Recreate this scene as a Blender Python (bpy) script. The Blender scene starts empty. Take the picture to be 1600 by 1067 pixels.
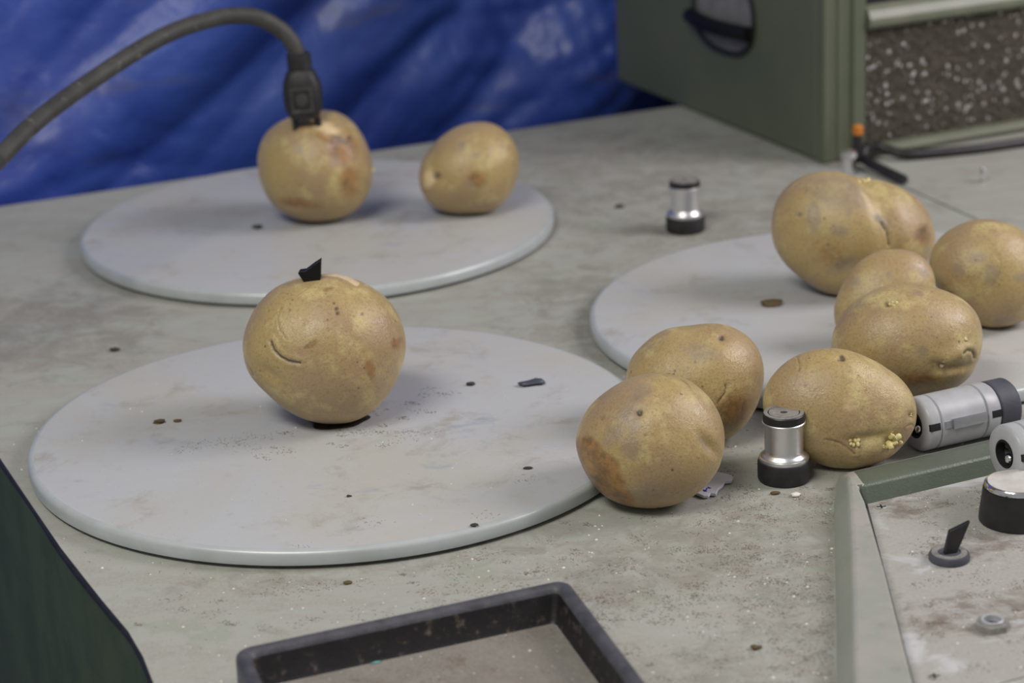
import bpy, bmesh, math, random
import numpy as np
from mathutils import Matrix, Vector
R = math.radians
C = bpy.context.scene.collection
S = bpy.context.scene

# ---------------------------------------------------------------- camera, world, lights, exposure
cd = bpy.data.cameras.new('camera'); cam = bpy.data.objects.new('camera', cd); C.objects.link(cam)
cam.matrix_world = (Matrix.Translation((0, 0, 0.4206)) @ Matrix.Rotation(math.pi/2 - 0.3348, 4, 'X')
                    @ Matrix.Rotation(-0.0442, 4, 'Z'))
cd.sensor_width = 36; cd.lens = 3658/1600*36; cd.clip_start = 0.02; cd.clip_end = 50
cd.dof.use_dof = True; cd.dof.focus_distance = 1.065; cd.dof.aperture_fstop = 9.0; cd.dof.aperture_blades = 7
S.camera = cam
W = bpy.data.worlds.new('room_air'); S.world = W; W.use_nodes = True
W.node_tree.nodes['Background'].inputs[0].default_value = (1.0, 1.0, 0.99, 1)
W.node_tree.nodes['Background'].inputs[1].default_value = 0.245
def area(name, loc, target, sx, sy, power, col):
    l = bpy.data.lights.new(name, 'AREA'); l.shape = 'RECTANGLE'; l.size = sx; l.size_y = sy
    l.energy = power; l.color = col
    o = bpy.data.objects.new(name, l); C.objects.link(o); o.location = loc
    o.rotation_euler = (Vector(target) - Vector(loc)).to_track_quat('-Z', 'Y').to_euler()
area('ceiling_lamp_warm', (-0.50, 0.22, 1.25), (0, 1.0, 0), 0.7, 0.35, 13.8, (1.0, 0.97, 0.89))
area('window_cool', (1.25, 1.12, 0.88), (0.05, 1.0, 0), 0.6, 0.6, 13.5, (1.0, 0.93, 0.96))
S.view_settings.view_transform = 'Standard'; S.view_settings.look = 'None'
S.view_settings.exposure = 0.08; S.view_settings.gamma = 1.0; S.view_settings.use_curve_mapping = False

# ---------------------------------------------------------------- helpers
TA = R(24)
E1 = Vector((math.cos(TA), math.sin(TA), 0)); E2 = Vector((-math.sin(TA), math.cos(TA), 0))
def srgb(r, g, b):
    f = lambda c: ((c/255 + 0.055)/1.055)**2.4 if c > 10.3 else c/255/12.92
    return (f(r), f(g), f(b), 1)
def empty(name, loc, label, cat, group=None, rot=(0, 0, 0)):
    o = bpy.data.objects.new(name, None); C.objects.link(o); o.location = loc; o.rotation_euler = rot
    o.empty_display_size = 0.02
    o['label'] = label; o['category'] = cat
    if group: o['group'] = group
    return o
def tag(o, label, cat, group=None):
    o['label'] = label; o['category'] = cat
    if group: o['group'] = group
    return o
def mk(name, verts, faces, m, parent=None, world=False, angle=35, smooth=True, loc=None, bevel=0, seg=2):
    """link one mesh object; world=True: verts in world space, parent unrotated"""
    me = bpy.data.meshes.new(name)
    off = Vector((0, 0, 0))
    if world and parent is not None:
        p = parent
        while p is not None: off += p.location; p = p.parent
    if world and loc is not None: off += Vector(loc)
    me.from_pydata([tuple(Vector(v) - off) for v in verts], [], faces)
    bm = bmesh.new(); bm.from_mesh(me); bmesh.ops.recalc_face_normals(bm, faces=bm.faces[:]); bm.to_mesh(me); bm.free()
    if smooth:
        for p in me.polygons: p.use_smooth = True
        me.set_sharp_from_angle(angle=R(angle))
    for x in (m if isinstance(m, (list, tuple)) else [m]): me.materials.append(x)
    o = bpy.data.objects.new(name, me); C.objects.link(o)
    if parent is not None: o.parent = parent
    if loc is not None: o.location = loc
    if bevel:
        b = o.modifiers.new('edge', 'BEVEL'); b.width = bevel; b.segments = seg; b.limit_method = 'ANGLE'; b.angle_limit = R(40)
        b.harden_normals = False
    return o
def join(*ds):
    V, F = [], []
    for v, f in ds:
        n = len(V); V += [tuple(x) for x in v]; F += [tuple(i + n for i in q) for q in f]
    return V, F
def box(x0, x1, y0, y1, z0, z1):
    v = [(x, y, z) for z in (z0, z1) for y in (y0, y1) for x in (x0, x1)]
    return v, [(0, 2, 3, 1), (4, 5, 7, 6), (0, 1, 5, 4), (2, 6, 7, 3), (0, 4, 6, 2), (1, 3, 7, 5)]
def lathe(prof, seg=48, close=True):
    V, F = [], []
    for r, z in prof:
        for k in range(seg):
            a = 2*math.pi*k/seg; V.append((r*math.cos(a), r*math.sin(a), z))
    for i in range(len(prof) - 1):
        for k in range(seg):
            k2 = (k + 1) % seg; F.append((i*seg + k, i*seg + k2, (i+1)*seg + k2, (i+1)*seg + k))
    if close:
        for i in (0, len(prof) - 1):
            if prof[i][0] > 1e-6: F.append(tuple(range(i*seg, i*seg + seg)))
    return V, F
def tube(pts, rad, seg=16, caps=True):
    pts = [Vector(p) for p in pts]; n = len(pts)
    rad = rad if isinstance(rad, (list, tuple)) else [rad]*n
    V, F = [], []; up = None
    for i in range(n):
        t = (pts[min(i+1, n-1)] - pts[max(i-1, 0)]).normalized()
        if up is None:
            up = Vector((0, 0, 1)) if abs(t.z) < 0.9 else Vector((1, 0, 0))
        a = (up - t*up.dot(t)).normalized(); b = t.cross(a); up = a
        for k in range(seg):
            q = 2*math.pi*k/seg; V.append(pts[i] + (a*math.cos(q) + b*math.sin(q))*rad[i])
    for i in range(n-1):
        for k in range(seg):
            k2 = (k+1) % seg; F.append((i*seg+k, i*seg+k2, (i+1)*seg+k2, (i+1)*seg+k))
    if caps: F += [tuple(range(seg)), tuple(range((n-1)*seg, n*seg))]
    return V, F
def spline(ctrl, n=12):
    P = [Vector(p) for p in ctrl]; P = [P[0]*2 - P[1]] + P + [P[-1]*2 - P[-2]]; out = []
    for i in range(1, len(P) - 2):
        for k in range(n):
            t = k/n; a, b, c, d = P[i-1:i+3]
            out.append(0.5*((2*b) + (c-a)*t + (2*a-5*b+4*c-d)*t*t + (3*b-a-3*c+d)*t**3))
    out.append(P[-2]); return out
def prism(poly, z0, z1):
    n = len(poly)
    V = [(p[0], p[1], z0) for p in poly] + [(p[0], p[1], z1) for p in poly]
    return V, [tuple(range(n)), tuple(range(n, 2*n))] + [(i, (i+1) % n, n+(i+1) % n, n+i) for i in range(n)]

_ico = {}
def ico(sub):
    if sub not in _ico:
        bm = bmesh.new(); bmesh.ops.create_icosphere(bm, subdivisions=sub + 1, radius=1)
        _ico[sub] = (np.array([v.co[:] for v in bm.verts]), [[v.index for v in f.verts] for f in bm.faces]); bm.free()
    return _ico[sub]

# ---------------------------------------------------------------- materials
class NT:
    def __init__(s, name):
        s.m = bpy.data.materials.new(name); s.m.use_nodes = True; s.t = s.m.node_tree
        s.b = s.t.nodes['Principled BSDF']; s.tc = s.n('ShaderNodeTexCoord'); s.obj = s.tc.outputs['Object']
    def n(s, kind, **kw):
        o = s.t.nodes.new(kind)
        for k, v in kw.items(): setattr(o, k, v)
        return o
    def put(s, sock, v):
        if isinstance(v, bpy.types.NodeSocket): s.t.links.new(v, sock)
        else: sock.default_value = v
    def noise(s, scale, detail=4, rough=0.55, vec=None, dist=0.0, color=False):
        o = s.n('ShaderNodeTexNoise'); o.inputs['Scale'].default_value = scale; o.inputs['Detail'].default_value = detail
        o.inputs['Roughness'].default_value = rough; o.inputs['Distortion'].default_value = dist
        s.put(o.inputs['Vector'], vec or s.obj); return o.outputs['Color' if color else 'Fac']
    def voro(s, scale, feature='F1', vec=None, rnd=1.0):
        o = s.n('ShaderNodeTexVoronoi', feature=feature); o.inputs['Scale'].default_value = scale
        o.inputs['Randomness'].default_value = rnd
        s.put(o.inputs['Vector'], vec or s.obj); return o.outputs['Distance']
    def rng(s, x, a, b, c=0.0, d=1.0):
        o = s.n('ShaderNodeMapRange'); o.interpolation_type = 'SMOOTHSTEP'
        s.put(o.inputs['Value'], x)
        for i, v in zip(('From Min', 'From Max', 'To Min', 'To Max'), (a, b, c, d)): o.inputs[i].default_value = v
        return o.outputs['Result']
    def math(s, op, a, b=0.0):
        o = s.n('ShaderNodeMath', operation=op); s.put(o.inputs[0], a); s.put(o.inputs[1], b); return o.outputs[0]
    def mix(s, f, a, b, mode='MIX'):
        o = s.n('ShaderNodeMix', data_type='RGBA', blend_type=mode); s.put(o.inputs['Factor'], f)
        s.put(o.inputs[6], a); s.put(o.inputs[7], b); return o.outputs[2]
    def mapping(s, scale=(1, 1, 1), rot=(0, 0, 0), loc=(0, 0, 0)):
        o = s.n('ShaderNodeMapping'); s.put(o.inputs['Vector'], s.obj)
        o.inputs['Scale'].default_value = scale; o.inputs['Rotation'].default_value = rot; o.inputs['Location'].default_value = loc
        return o.outputs[0]
    def blob(s, cx, cy, rx, ry, ang=0):
        """soft elliptical mask on the table plane, 1 in the middle"""
        mp = s.n('ShaderNodeMapping'); mp.vector_type = 'TEXTURE'; s.put(mp.inputs['Vector'], s.obj)
        mp.inputs['Location'].default_value = (cx, cy, 0); mp.inputs['Rotation'].default_value = (0, 0, R(ang))
        mp.inputs['Scale'].default_value = (rx, ry, 1)
        sp = s.n('ShaderNodeSeparateXYZ'); s.put(sp.inputs[0], mp.outputs[0])
        d = s.math('ADD', s.math('MULTIPLY', sp.outputs[0], sp.outputs[0]), s.math('MULTIPLY', sp.outputs[1], sp.outputs[1]))
        return s.rng(d, 1.0, 0.0)
    def bump(s, h, strength=0.3, dist=0.001):
        o = s.n('ShaderNodeBump'); o.inputs['Strength'].default_value = strength; o.inputs['Distance'].default_value = dist
        s.put(o.inputs['Height'], h); s.put(s.b.inputs['Normal'], o.outputs[0])
    def out(s, col, rough=0.5, metal=0.0, spec=0.5):
        s.put(s.b.inputs['Base Color'], col); s.put(s.b.inputs['Roughness'], rough)
        s.put(s.b.inputs['Metallic'], metal); s.put(s.b.inputs['Specular IOR Level'], spec); return s.m

def potato_skin():
    t = NT('potato_skin')
    oi = t.n('ShaderNodeObjectInfo'); va = t.n('ShaderNodeVectorMath', operation='ADD')
    cx = t.n('ShaderNodeCombineXYZ'); t.put(cx.inputs[0], t.math('MULTIPLY', oi.outputs['Random'], 7.0)); t.put(cx.inputs[1], t.math('MULTIPLY', oi.outputs['Random'], 3.0))
    t.put(va.inputs[0], t.obj); t.put(va.inputs[1], cx.outputs[0]); t.obj = va.outputs[0]     # every tuber its own blotches
    base = t.mix(t.rng(t.noise(26, 4, .6), .38, .64), srgb(171, 149, 99), srgb(162, 138, 103))
    base = t.mix(t.rng(t.noise(60, 5, .6), .5, .72), base, srgb(192, 176, 122))
    base = t.mix(t.math('MULTIPLY', t.rng(t.noise(90, 5, .7), .55, .75), .55), base, srgb(146, 122, 86))
    fine = t.noise(900, 3, .7)
    base = t.mix(t.math('MULTIPLY', t.rng(fine, .48, .68), .48), base, srgb(128, 98, 62))
    base = t.mix(t.math('MULTIPLY', t.rng(t.voro(170), .16, .06), t.rng(t.noise(40, 1), .5, .6)), base, srgb(120, 88, 56))
    at = t.n('ShaderNodeAttribute', attribute_name='marks'); sp = t.n('ShaderNodeSeparateColor'); t.put(sp.inputs[0], at.outputs['Color'])
    nz = t.noise(260, 6, .7)
    def edge(ch): return t.rng(t.math('ADD', ch, t.math('MULTIPLY', t.math('SUBTRACT', nz, .5), .9)), .18, .78)
    base = t.mix(t.math('MULTIPLY', edge(sp.outputs[1]), .55), base, t.mix(t.noise(300, 4), srgb(106, 94, 80), srgb(160, 144, 128)))
    base = t.mix(t.math('MULTIPLY', edge(sp.outputs[0]), .72), base, t.mix(t.rng(t.noise(150, 5, .7), .4, .6), srgb(152, 104, 50), srgb(100, 64, 28)))
    base = t.mix(t.math('MULTIPLY', edge(sp.outputs[2]), .85), base, srgb(224, 200, 158))
    al = t.math('ADD', at.outputs['Alpha'], t.math('MULTIPLY', t.math('MULTIPLY', t.math('SUBTRACT', nz, .55), .9), t.rng(at.outputs['Alpha'], .05, .35)))
    base = t.mix(t.math('MULTIPLY', t.rng(al, .1, .9), .85), base, srgb(58, 44, 32))
    t.bump(t.math('ADD', t.math('MULTIPLY', fine, .5), t.noise(260, 5, .7)), .5, .0008)
    t.b.inputs['Sheen Weight'].default_value = .10; t.b.inputs['Sheen Roughness'].default_value = .45
    t.b.inputs['Subsurface Weight'].default_value = .06; t.b.inputs['Subsurface Radius'].default_value = (.004, .002, .001)
    t.b.inputs['Subsurface Scale'].default_value = 1.0
    return t.out(base, t.rng(t.noise(120, 4, .65), .35, .7, .30, .55), 0, .6)
def dust_over(t, paint, dust, amount, lo=.35, hi=.65):
    return t.mix(t.rng(t.math('ADD', t.noise(14, 8, .65), amount), lo, hi), paint, dust)
def table_paint():
    t = NT('dusty_table_paint')
    streak = t.noise(22, 7, .68, t.mapping((1, 2.6, 1), (0, 0, R(-20))), .6)
    grain = t.noise(700, 4, .75)
    dust = t.mix(grain, srgb(138, 136, 129), srgb(178, 177, 170))
    col = t.mix(t.rng(streak, .38, .60), srgb(162, 165, 158), dust)
    # thick brown dust where it has gathered
    tb = lambda x, y, *a: t.blob(x, y - 1.1, *a)          # the top's own coordinates start at y = 1.1
    gath = tb(.085, .925, .14, .06, 24)
    for a in ((.124, .88, .008, .20, -8.4), (.112, .88, .030, .17, -8.4), (.05, 1.24, .07, .16, 10), (.16, 1.42, .16, .10, 24), (.03, .885, .11, .025, 24), (.14, .97, .05, .05, 0), (-.06, .93, .13, .03, 10),
              (.02, 1.55, .30, .16, 24), (-.26, 1.27, .09, .12, 24), (.08, .80, .06, .05, 0)):
        gath = t.math('MAXIMUM', gath, tb(*a))
    clump = t.noise(60, 8, .75, None, .5)
    m = t.rng(t.math('ADD', t.math('MULTIPLY', gath, .18), clump), .50, .80)
    col = t.mix(t.math('MULTIPLY', m, .62), col, t.mix(t.noise(900, 4, .75), srgb(92, 88, 79), srgb(150, 146, 136)))
    col = t.mix(t.math('MULTIPLY', t.rng(t.noise(28, 5, .6, t.mapping((1, 1, 1), (0, 0, 0), (3, 1, 0))), .60, .68), .5), col, srgb(146, 152, 137))
    col = t.mix(t.math('MULTIPLY', t.rng(t.noise(1100, 3, .7), .62, .70), .7), col, srgb(92, 84, 78))
    t.bump(t.noise(900, 4, .7), .25, .0005)
    return t.out(col, .62, 0, .35)
def plate_metal():
    t = NT('dusty_anodised_plate')
    n1 = t.noise(9, 6, .6, None, .4)
    col = t.mix(t.rng(n1, .38, .66), srgb(182, 184, 187), srgb(178, 177, 172))
    col = t.mix(t.math('MULTIPLY', t.rng(t.noise(22, 6, .65, t.mapping((1, 2, 1))), .62, .72), .55), col, srgb(146, 156, 172))
    col = t.mix(t.math('MULTIPLY', t.rng(t.noise(30, 9, .75, None, .3), .52, .72), .6), col, srgb(148, 139, 128))
    col = t.mix(t.math('MULTIPLY', t.rng(t.noise(700, 3, .7), .64, .74), .5), col, srgb(104, 96, 90))
    t.bump(t.noise(900, 3, .7), .08, .0003)
    return t.out(col, t.rng(n1, .3, .7, .44, .62), .05, .42)
def painted(name, c1, c2, rough=.45, scale=40, dust=None, damt=0.0, bump=.1, bscale=600, spec=.5):
    t = NT(name)
    col = t.mix(t.rng(t.noise(scale, 5, .6), .35, .68), c1, c2)
    if dust: col = t.mix(t.rng(t.math('ADD', t.noise(scale*2.2, 8, .72), damt), .5, .72), col, dust)
    if bump: t.bump(t.noise(bscale, 3, .6), bump, .0006)
    return t.out(col, rough, 0, spec)
def metal(name, c, rough, stretch=None):
    t = NT(name)
    v = t.mapping(stretch) if stretch else None
    n = t.noise(300, 4, .6, v)
    col = t.mix(t.math('MULTIPLY', t.rng(n, .4, .7), .20), c, tuple(x*.75 for x in c[:3]) + (1,))
    return t.out(col, t.rng(n, .3, .7, rough*.92, rough*1.1), 1.0)
def flat(name, c, rough=.5, spec=.5):
    t = NT(name)
    return t.out(t.mix(t.math('MULTIPLY', t.noise(200, 4), .3), c, tuple(x*.6 for x in c[:3]) + (1,)), rough, 0, spec)
def console_vinyl():
    t = NT('dusty_console_vinyl')
    col = t.mix(t.rng(t.noise(30, 6, .65), .35, .65), srgb(150, 154, 147), srgb(164, 161, 156))
    col = t.mix(t.math('MULTIPLY', t.rng(t.noise(90, 7, .75), .54, .72), .5), col, srgb(124, 116, 106))
    g = t.blob(-.0865, -.085, .0075, .055, 8)
    col = t.mix(t.math('MULTIPLY', t.rng(t.math('ADD', g, t.math('MULTIPLY', t.noise(70, 3), .4)), .55, .75), .7), col, srgb(104, 116, 100))
    t.bump(t.noise(1100, 3, .6), .4, .0006)
    return t.out(col, .42, 0, .5)
def panel_paint():
    t = NT('dusty_control_panel')
    grain = t.noise(800, 4, .75)
    col = t.mix(grain, srgb(140, 138, 132), srgb(184, 183, 178))
    col = t.mix(t.math('MULTIPLY', t.rng(t.noise(26, 6, .6, t.mapping((1, 1.6, 1), (0, 0, R(-25))), .6), .53, .66), .75), col, srgb(192, 194, 198))
    clump = t.noise(55, 9, .76, t.mapping((1, 1.3, 1)), .4)
    g = t.blob(-.005, .01, .035, .022, 24)
    for a in ((-.02, -.055, .05, .03, 24), (.005, -.045, .03, .02, 0), (-.03, .06, .03, .025, 0)): g = t.math('MAXIMUM', g, t.blob(*a))
    m = t.rng(t.math('ADD', t.math('MULTIPLY', g, .16), clump), .56, .76)
    col = t.mix(t.math('MULTIPLY', m, .8), col, t.mix(t.noise(900, 3, .7), srgb(86, 78, 69), srgb(138, 128, 118)))
    t.bump(grain, .25, .0005)
    return t.out(col, .62, 0, .3)
def tray_dust():
    t = NT('tray_floor_dust')
    col = t.mix(t.noise(800, 4, .75), srgb(100, 96, 90), srgb(156, 151, 144))
    col = t.mix(t.math('MULTIPLY', t.rng(t.noise(40, 8, .7), .45, .7), .6), col, srgb(106, 98, 89))
    col = t.mix(t.math('MULTIPLY', t.rng(t.noise(18, 4, .6), .58, .70), .5), col, srgb(88, 88, 90))
    t.bump(t.noise(700, 4, .7), .4, .0008)
    return t.out(col, .7, 0, .3)
def tarp_blue():
    t = NT('blue_tarpaulin')
    col = t.mix(t.rng(t.noise(6, 4, .6), .35, .65), srgb(48, 70, 156), srgb(60, 88, 174))
    pale_streak = t.noise(5, 6, .6, t.mapping((1.2, 1, 5), (0, R(40), 0)), .8)
    col = t.mix(t.math('MULTIPLY', t.rng(pale_streak, .56, .72), .45), col, srgb(96, 98, 122))  # paler, greyer diagonal streaks over the blue
    t.bump(t.math('ADD', t.noise(55, 5, .6, None, .6), t.math('MULTIPLY', t.noise(16, 3, .5, None, 1.0), 2.0)), 0.25, .006)
    return t.out(col, .38, 0, .5)
def grille_mat():
    t = NT('grille_foam')
    v = t.voro(230, 'F1', t.mapping((1, 1, .75)))
    col = t.mix(t.noise(150, 4, .6), srgb(66, 60, 52), srgb(112, 104, 94))
    t.bump(t.math('ADD', v, t.math('MULTIPLY', t.noise(330, 3, .7), 1.2)), 1.0, .006)
    return t.out(col, .30, .35, .6)

M = dict(
    skin=potato_skin(), table=table_paint(), plate=plate_metal(), plateedge=painted('worn_plate_edge', srgb(176, 182, 184), srgb(166, 172, 173), .33, 50, srgb(142, 142, 136), -.12, .04, 600, .9), tarp=tarp_blue(), grille=grille_mat(),
    green=painted('olive_green_paint', srgb(92, 98, 80), srgb(84, 92, 76), .5, 12, srgb(104, 104, 90), -.12),
    greendark=painted('dark_green_paint', srgb(70, 84, 66), srgb(60, 74, 58), .55, 30, srgb(100, 106, 92), -.16, .25, 260),
    bar=painted('green_bar_paint', srgb(112, 116, 98), srgb(100, 106, 90), .4, 30, srgb(130, 126, 116), -.05),
    frame=console_vinyl(),
    frameouter=painted('worn_console_vinyl', srgb(140, 147, 137), srgb(150, 153, 146), .40, 30, srgb(160, 158, 152), -.10, .4, 1000), panelmat=panel_paint(), traydust=tray_dust(), frameside=painted('green_console_vinyl', srgb(84, 93, 82), srgb(92, 101, 89), .4, 40, srgb(128, 128, 120), -.10, .35, 900),
    black=painted('black_plastic', srgb(26, 26, 28), srgb(36, 36, 38), .42, 120, srgb(70, 66, 62), -.16, .15),
    blackdusty=painted('dusty_black_plastic', srgb(28, 27, 29), srgb(40, 39, 42), .55, 140, srgb(104, 98, 92), -.10, .25),
    trayrim=painted('scuffed_black_tray_rim', srgb(80, 80, 87), srgb(62, 62, 68), .5, 120, srgb(120, 116, 116), -.10, .4, 700),
    traywall=painted('black_tray_wall', srgb(24, 23, 25), srgb(30, 29, 31), .5, 75, srgb(108, 98, 90), -.03, .3),
    knurl=painted('grey_rubber', srgb(74, 76, 86), srgb(62, 64, 74), .6, 60, srgb(110, 108, 110), -.12, .2),
    rubber=painted('dusty_cable_rubber', srgb(54, 54, 52), srgb(68, 68, 64), .6, 60, srgb(128, 126, 118), -.06, .3),
    alu=metal('brushed_aluminium', (.84, .84, .86, 1), .34),
    alumat=painted('dusty_grey_aluminium', srgb(172, 174, 178), srgb(158, 159, 163), .38, 60, srgb(150, 144, 138), -.10, .05),
    clipmetal=metal('dull_steel_clip', (.52, .53, .56, 1), .42), chrome=metal('chrome', (.86, .86, .88, 1), .12),
    captop=painted('dusty_cap_top', srgb(140, 138, 134), srgb(120, 118, 114), .5, 200, srgb(160, 154, 146), 0),
    knobtop=painted('dusty_knob_top', srgb(204, 202, 199), srgb(188, 184, 180), .4, 120, srgb(188, 168, 150), -.10),
    sprout=painted('pale_sprout', srgb(216, 204, 150), srgb(196, 178, 112), .5, 400),
    sproutgrey=painted('dry_sprout', srgb(150, 138, 112), srgb(110, 96, 74), .6, 500),
    white=flat('white_plastic', srgb(206, 206, 216), .35), blue=flat('blue_print', srgb(44, 60, 170), .5),
    orange=flat('orange_plastic', srgb(200, 120, 40), .4), dark=flat('dark_crumb', srgb(56, 52, 50), .7),
    brown=flat('brown_crumb', srgb(92, 76, 48), .8), slate=flat('slate_flake', srgb(70, 74, 84), .4),
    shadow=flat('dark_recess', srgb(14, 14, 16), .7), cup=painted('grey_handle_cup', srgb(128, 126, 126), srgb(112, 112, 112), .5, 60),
    turquoise=flat('turquoise_chip', srgb(110, 180, 180), .5), speck=flat('pale_speck', srgb(228, 224, 216), .6), fibre=flat('brown_fibre', srgb(112, 103, 93), .8),
    floor=painted('grey_floor', srgb(120, 118, 114), srgb(104, 102, 98), .6, 3), wall=painted('grey_wall', srgb(150, 148, 144), srgb(140, 138, 134), .8, 3),
    glint=metal('pale_grille_glint', (.62, .60, .60, 1), .30), jet=flat('jet_black_plastic', srgb(14, 14, 16), .55, .3), screen=flat('dark_screen', srgb(20, 22, 28), .15))

# ---------------------------------------------------------------- the setting
def struct(name, d, m): o = mk(name, *d, m, smooth=False); o['kind'] = 'structure'; return o
ctr = Vector((0, 1.2, 0))
def obox(s0, s1, t0, t1, z0, z1):
    v, f = box(s0, s1, t0, t1, z0, z1); return [ctr + E1*p[0] + E2*p[1] + Vector((0, 0, p[2])) for p in v], f
struct('floor', obox(-2.6, 2.6, -2.6, 1.6, -.80, -.74), M['floor'])
struct('wall_back', obox(-2.6, 2.6, 1.5, 1.6, -.74, 2.2), M['wall'])

# ---------------------------------------------------------------- blue tarpaulin behind the table
def tarp():
    rng = np.random.RandomState(11)
    s = np.linspace(-1.05, .85, 420); z = np.linspace(-.735, .75, 320); Sg, Z = np.meshgrid(s, z)
    ws = Sg + .05*np.sin(3*Z + 1) + .03*np.sin(7*Sg + 4*Z); wz = Z + .04*np.sin(5*Sg)
    D = np.zeros_like(Sg)
    for a, lam, amp, ph in ((-52, .21, .016, 1.1), (-44, .13, .011, .3), (-58, .082, .0065, 2.0), (-36, .30, .012, .5), (15, .17, .005, 3), (-75, .11, .005, .8)):
        w = ws*math.cos(R(a)) + wz*math.sin(R(a)); g = ws*math.sin(R(a)) - wz*math.cos(R(a))
        mod = .55 + .45*np.sin(g*9 + ph*3)
        D += amp*mod*(1 - 2*np.abs(np.sin(math.pi*w/lam + ph + .6*np.sin(g*5 + ph))))
    for k in range(14):
        a = rng.uniform(0, math.pi); lam = rng.uniform(.025, .075); ph = rng.uniform(0, 6.3)
        w = ws*math.cos(a) + wz*math.sin(a) + .012*np.sin(30*ws + ph) + .012*np.sin(27*wz - ph)
        g = np.clip(np.sin(ws*rng.uniform(4, 12) + ph*2)*np.sin(wz*rng.uniform(4, 12) + ph), 0, 1)
        D += .0016*g*(1 - 2*np.abs(np.sin(math.pi*w/lam + ph)))
    base = Vector((.1256, 1.7321, 0)) + E2*.172
    T = D*.85 + .10*np.clip(Z, 0, 1)
    X = base.x + E1.x*Sg + E2.x*T; Y = base.y + E1.y*Sg + E2.y*T
    V = np.stack([X, Y, Z], -1).reshape(-1, 3)
    h, w = Sg.shape; i = np.arange(h*w).reshape(h, w)
    F = np.stack([i[:-1, :-1], i[:-1, 1:], i[1:, 1:], i[1:, :-1]], -1).reshape(-1, 4)
    me = bpy.data.meshes.new('tarpaulin'); me.from_pydata(V.tolist(), [], F.tolist())
    for p in me.polygons: p.use_smooth = True
    me.materials.append(M['tarp'])
    o = bpy.data.objects.new('tarpaulin', me); C.objects.link(o)
    tag(o, 'crumpled shiny blue plastic tarpaulin hanging behind the grey table', 'tarpaulin')
tarp()

# ---------------------------------------------------------------- the table
left_edge = [(-.4449, 1.4898), (-.2534, 1.0695), (-.2048, .9574), (-.1780, .9010), (-.1625, .8699), (-.1532, .8462), (-.1458, .8222), (-.1385, .790), (-.131, .750), (-.118, .66), (-.108, .56)]
sd = Vector((.0578, -.1511, 0)).normalized(); s0 = Vector((.2542, 1.5038, 0))
sA = s0 - sd*.50; sB = s0 + sd*.55
table = empty('editing_table', (0, 1.1, -.74), 'grey dusty editing table with dark green side carrying the plates and potatoes', 'table')
gap = Vector((.0010, .0004, 0))
# main top runs to the seam; the right-hand panel beyond it
seamA = (.1256 + .0, 1.7321)
def lineint(p, d, q, e):
    k = ((q[0]-p[0])*e[1] - (q[1]-p[1])*e[0])/(d[0]*e[1] - d[1]*e[0]); return (p[0]+d[0]*k, p[1]+d[1]*k)
b0 = (.1256, 1.7321); bd = (.92, .3911); f0 = (-.108, .56); fd = (.9135, .4067)
sb = lineint(b0, bd, s0, sd); sf = lineint(f0, fd, s0, sd)
main = left_edge + [(sf[0]-.0012, sf[1]), (sb[0]-.0012, sb[1]), b0]
mk('tabletop', *prism(main, -.004, 0), M['table'], table, world=True, smooth=False)
mk('tabletop_extension', *prism([(sf[0]+.0012, sf[1]), (.905, 1.007), (.51, 1.895), (sb[0]+.0012, sb[1])], -.004, 0), M['table'], table, world=True, smooth=False)
outline = left_edge + [(.905, 1.007), (.51, 1.895), b0]
mk('side_panel', *prism(outline, -.74, -.0042), M['greendark'], table, world=True, angle=30)
mk('edge_trim', *tube(spline([(x, y, -.0022) for x, y in left_edge], 8), .0016, 8), M['black'], table, world=True)

# ---------------------------------------------------------------- plates
def plate(cx, cy, label):
    e = empty('turntable_plate', (cx, cy, 0), label, 'plate', 'round plates on the editing table')
    r = .15
    dk = mk('disc', *lathe([(r-.0012, .0017), (r-.0003, .0022), (r, .0036), (r-.0001, .0068), (r-.0006, .0080), (r-.0016, .0088), (r-.0030, .0090), (r*.5, .0090), (.012, .0090), (.0, .0090)], 200, True), [M['plate'], M['plateedge']], e, angle=44)
    for p in dk.data.polygons:
        if len(p.vertices) == 4 and math.hypot(p.center.x, p.center.y) > r - .0027: p.material_index = 1
    mk('gap_shade', *lathe([(r-.010, .0), (r-.010, .0016)], 64), M['shadow'], e)  # near-black disc under the plate, coloured as the shade in the gap
    return e
front_plate = plate(-.0870, 1.0710, 'round grey plate in front, carrying the potato with the black shard')
plate(-.1198, 1.4344, 'round grey plate at the back, under the potato with a plug')
plate(.1932, 1.2172, 'round grey plate on the right, under the heap of potatoes')

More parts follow.
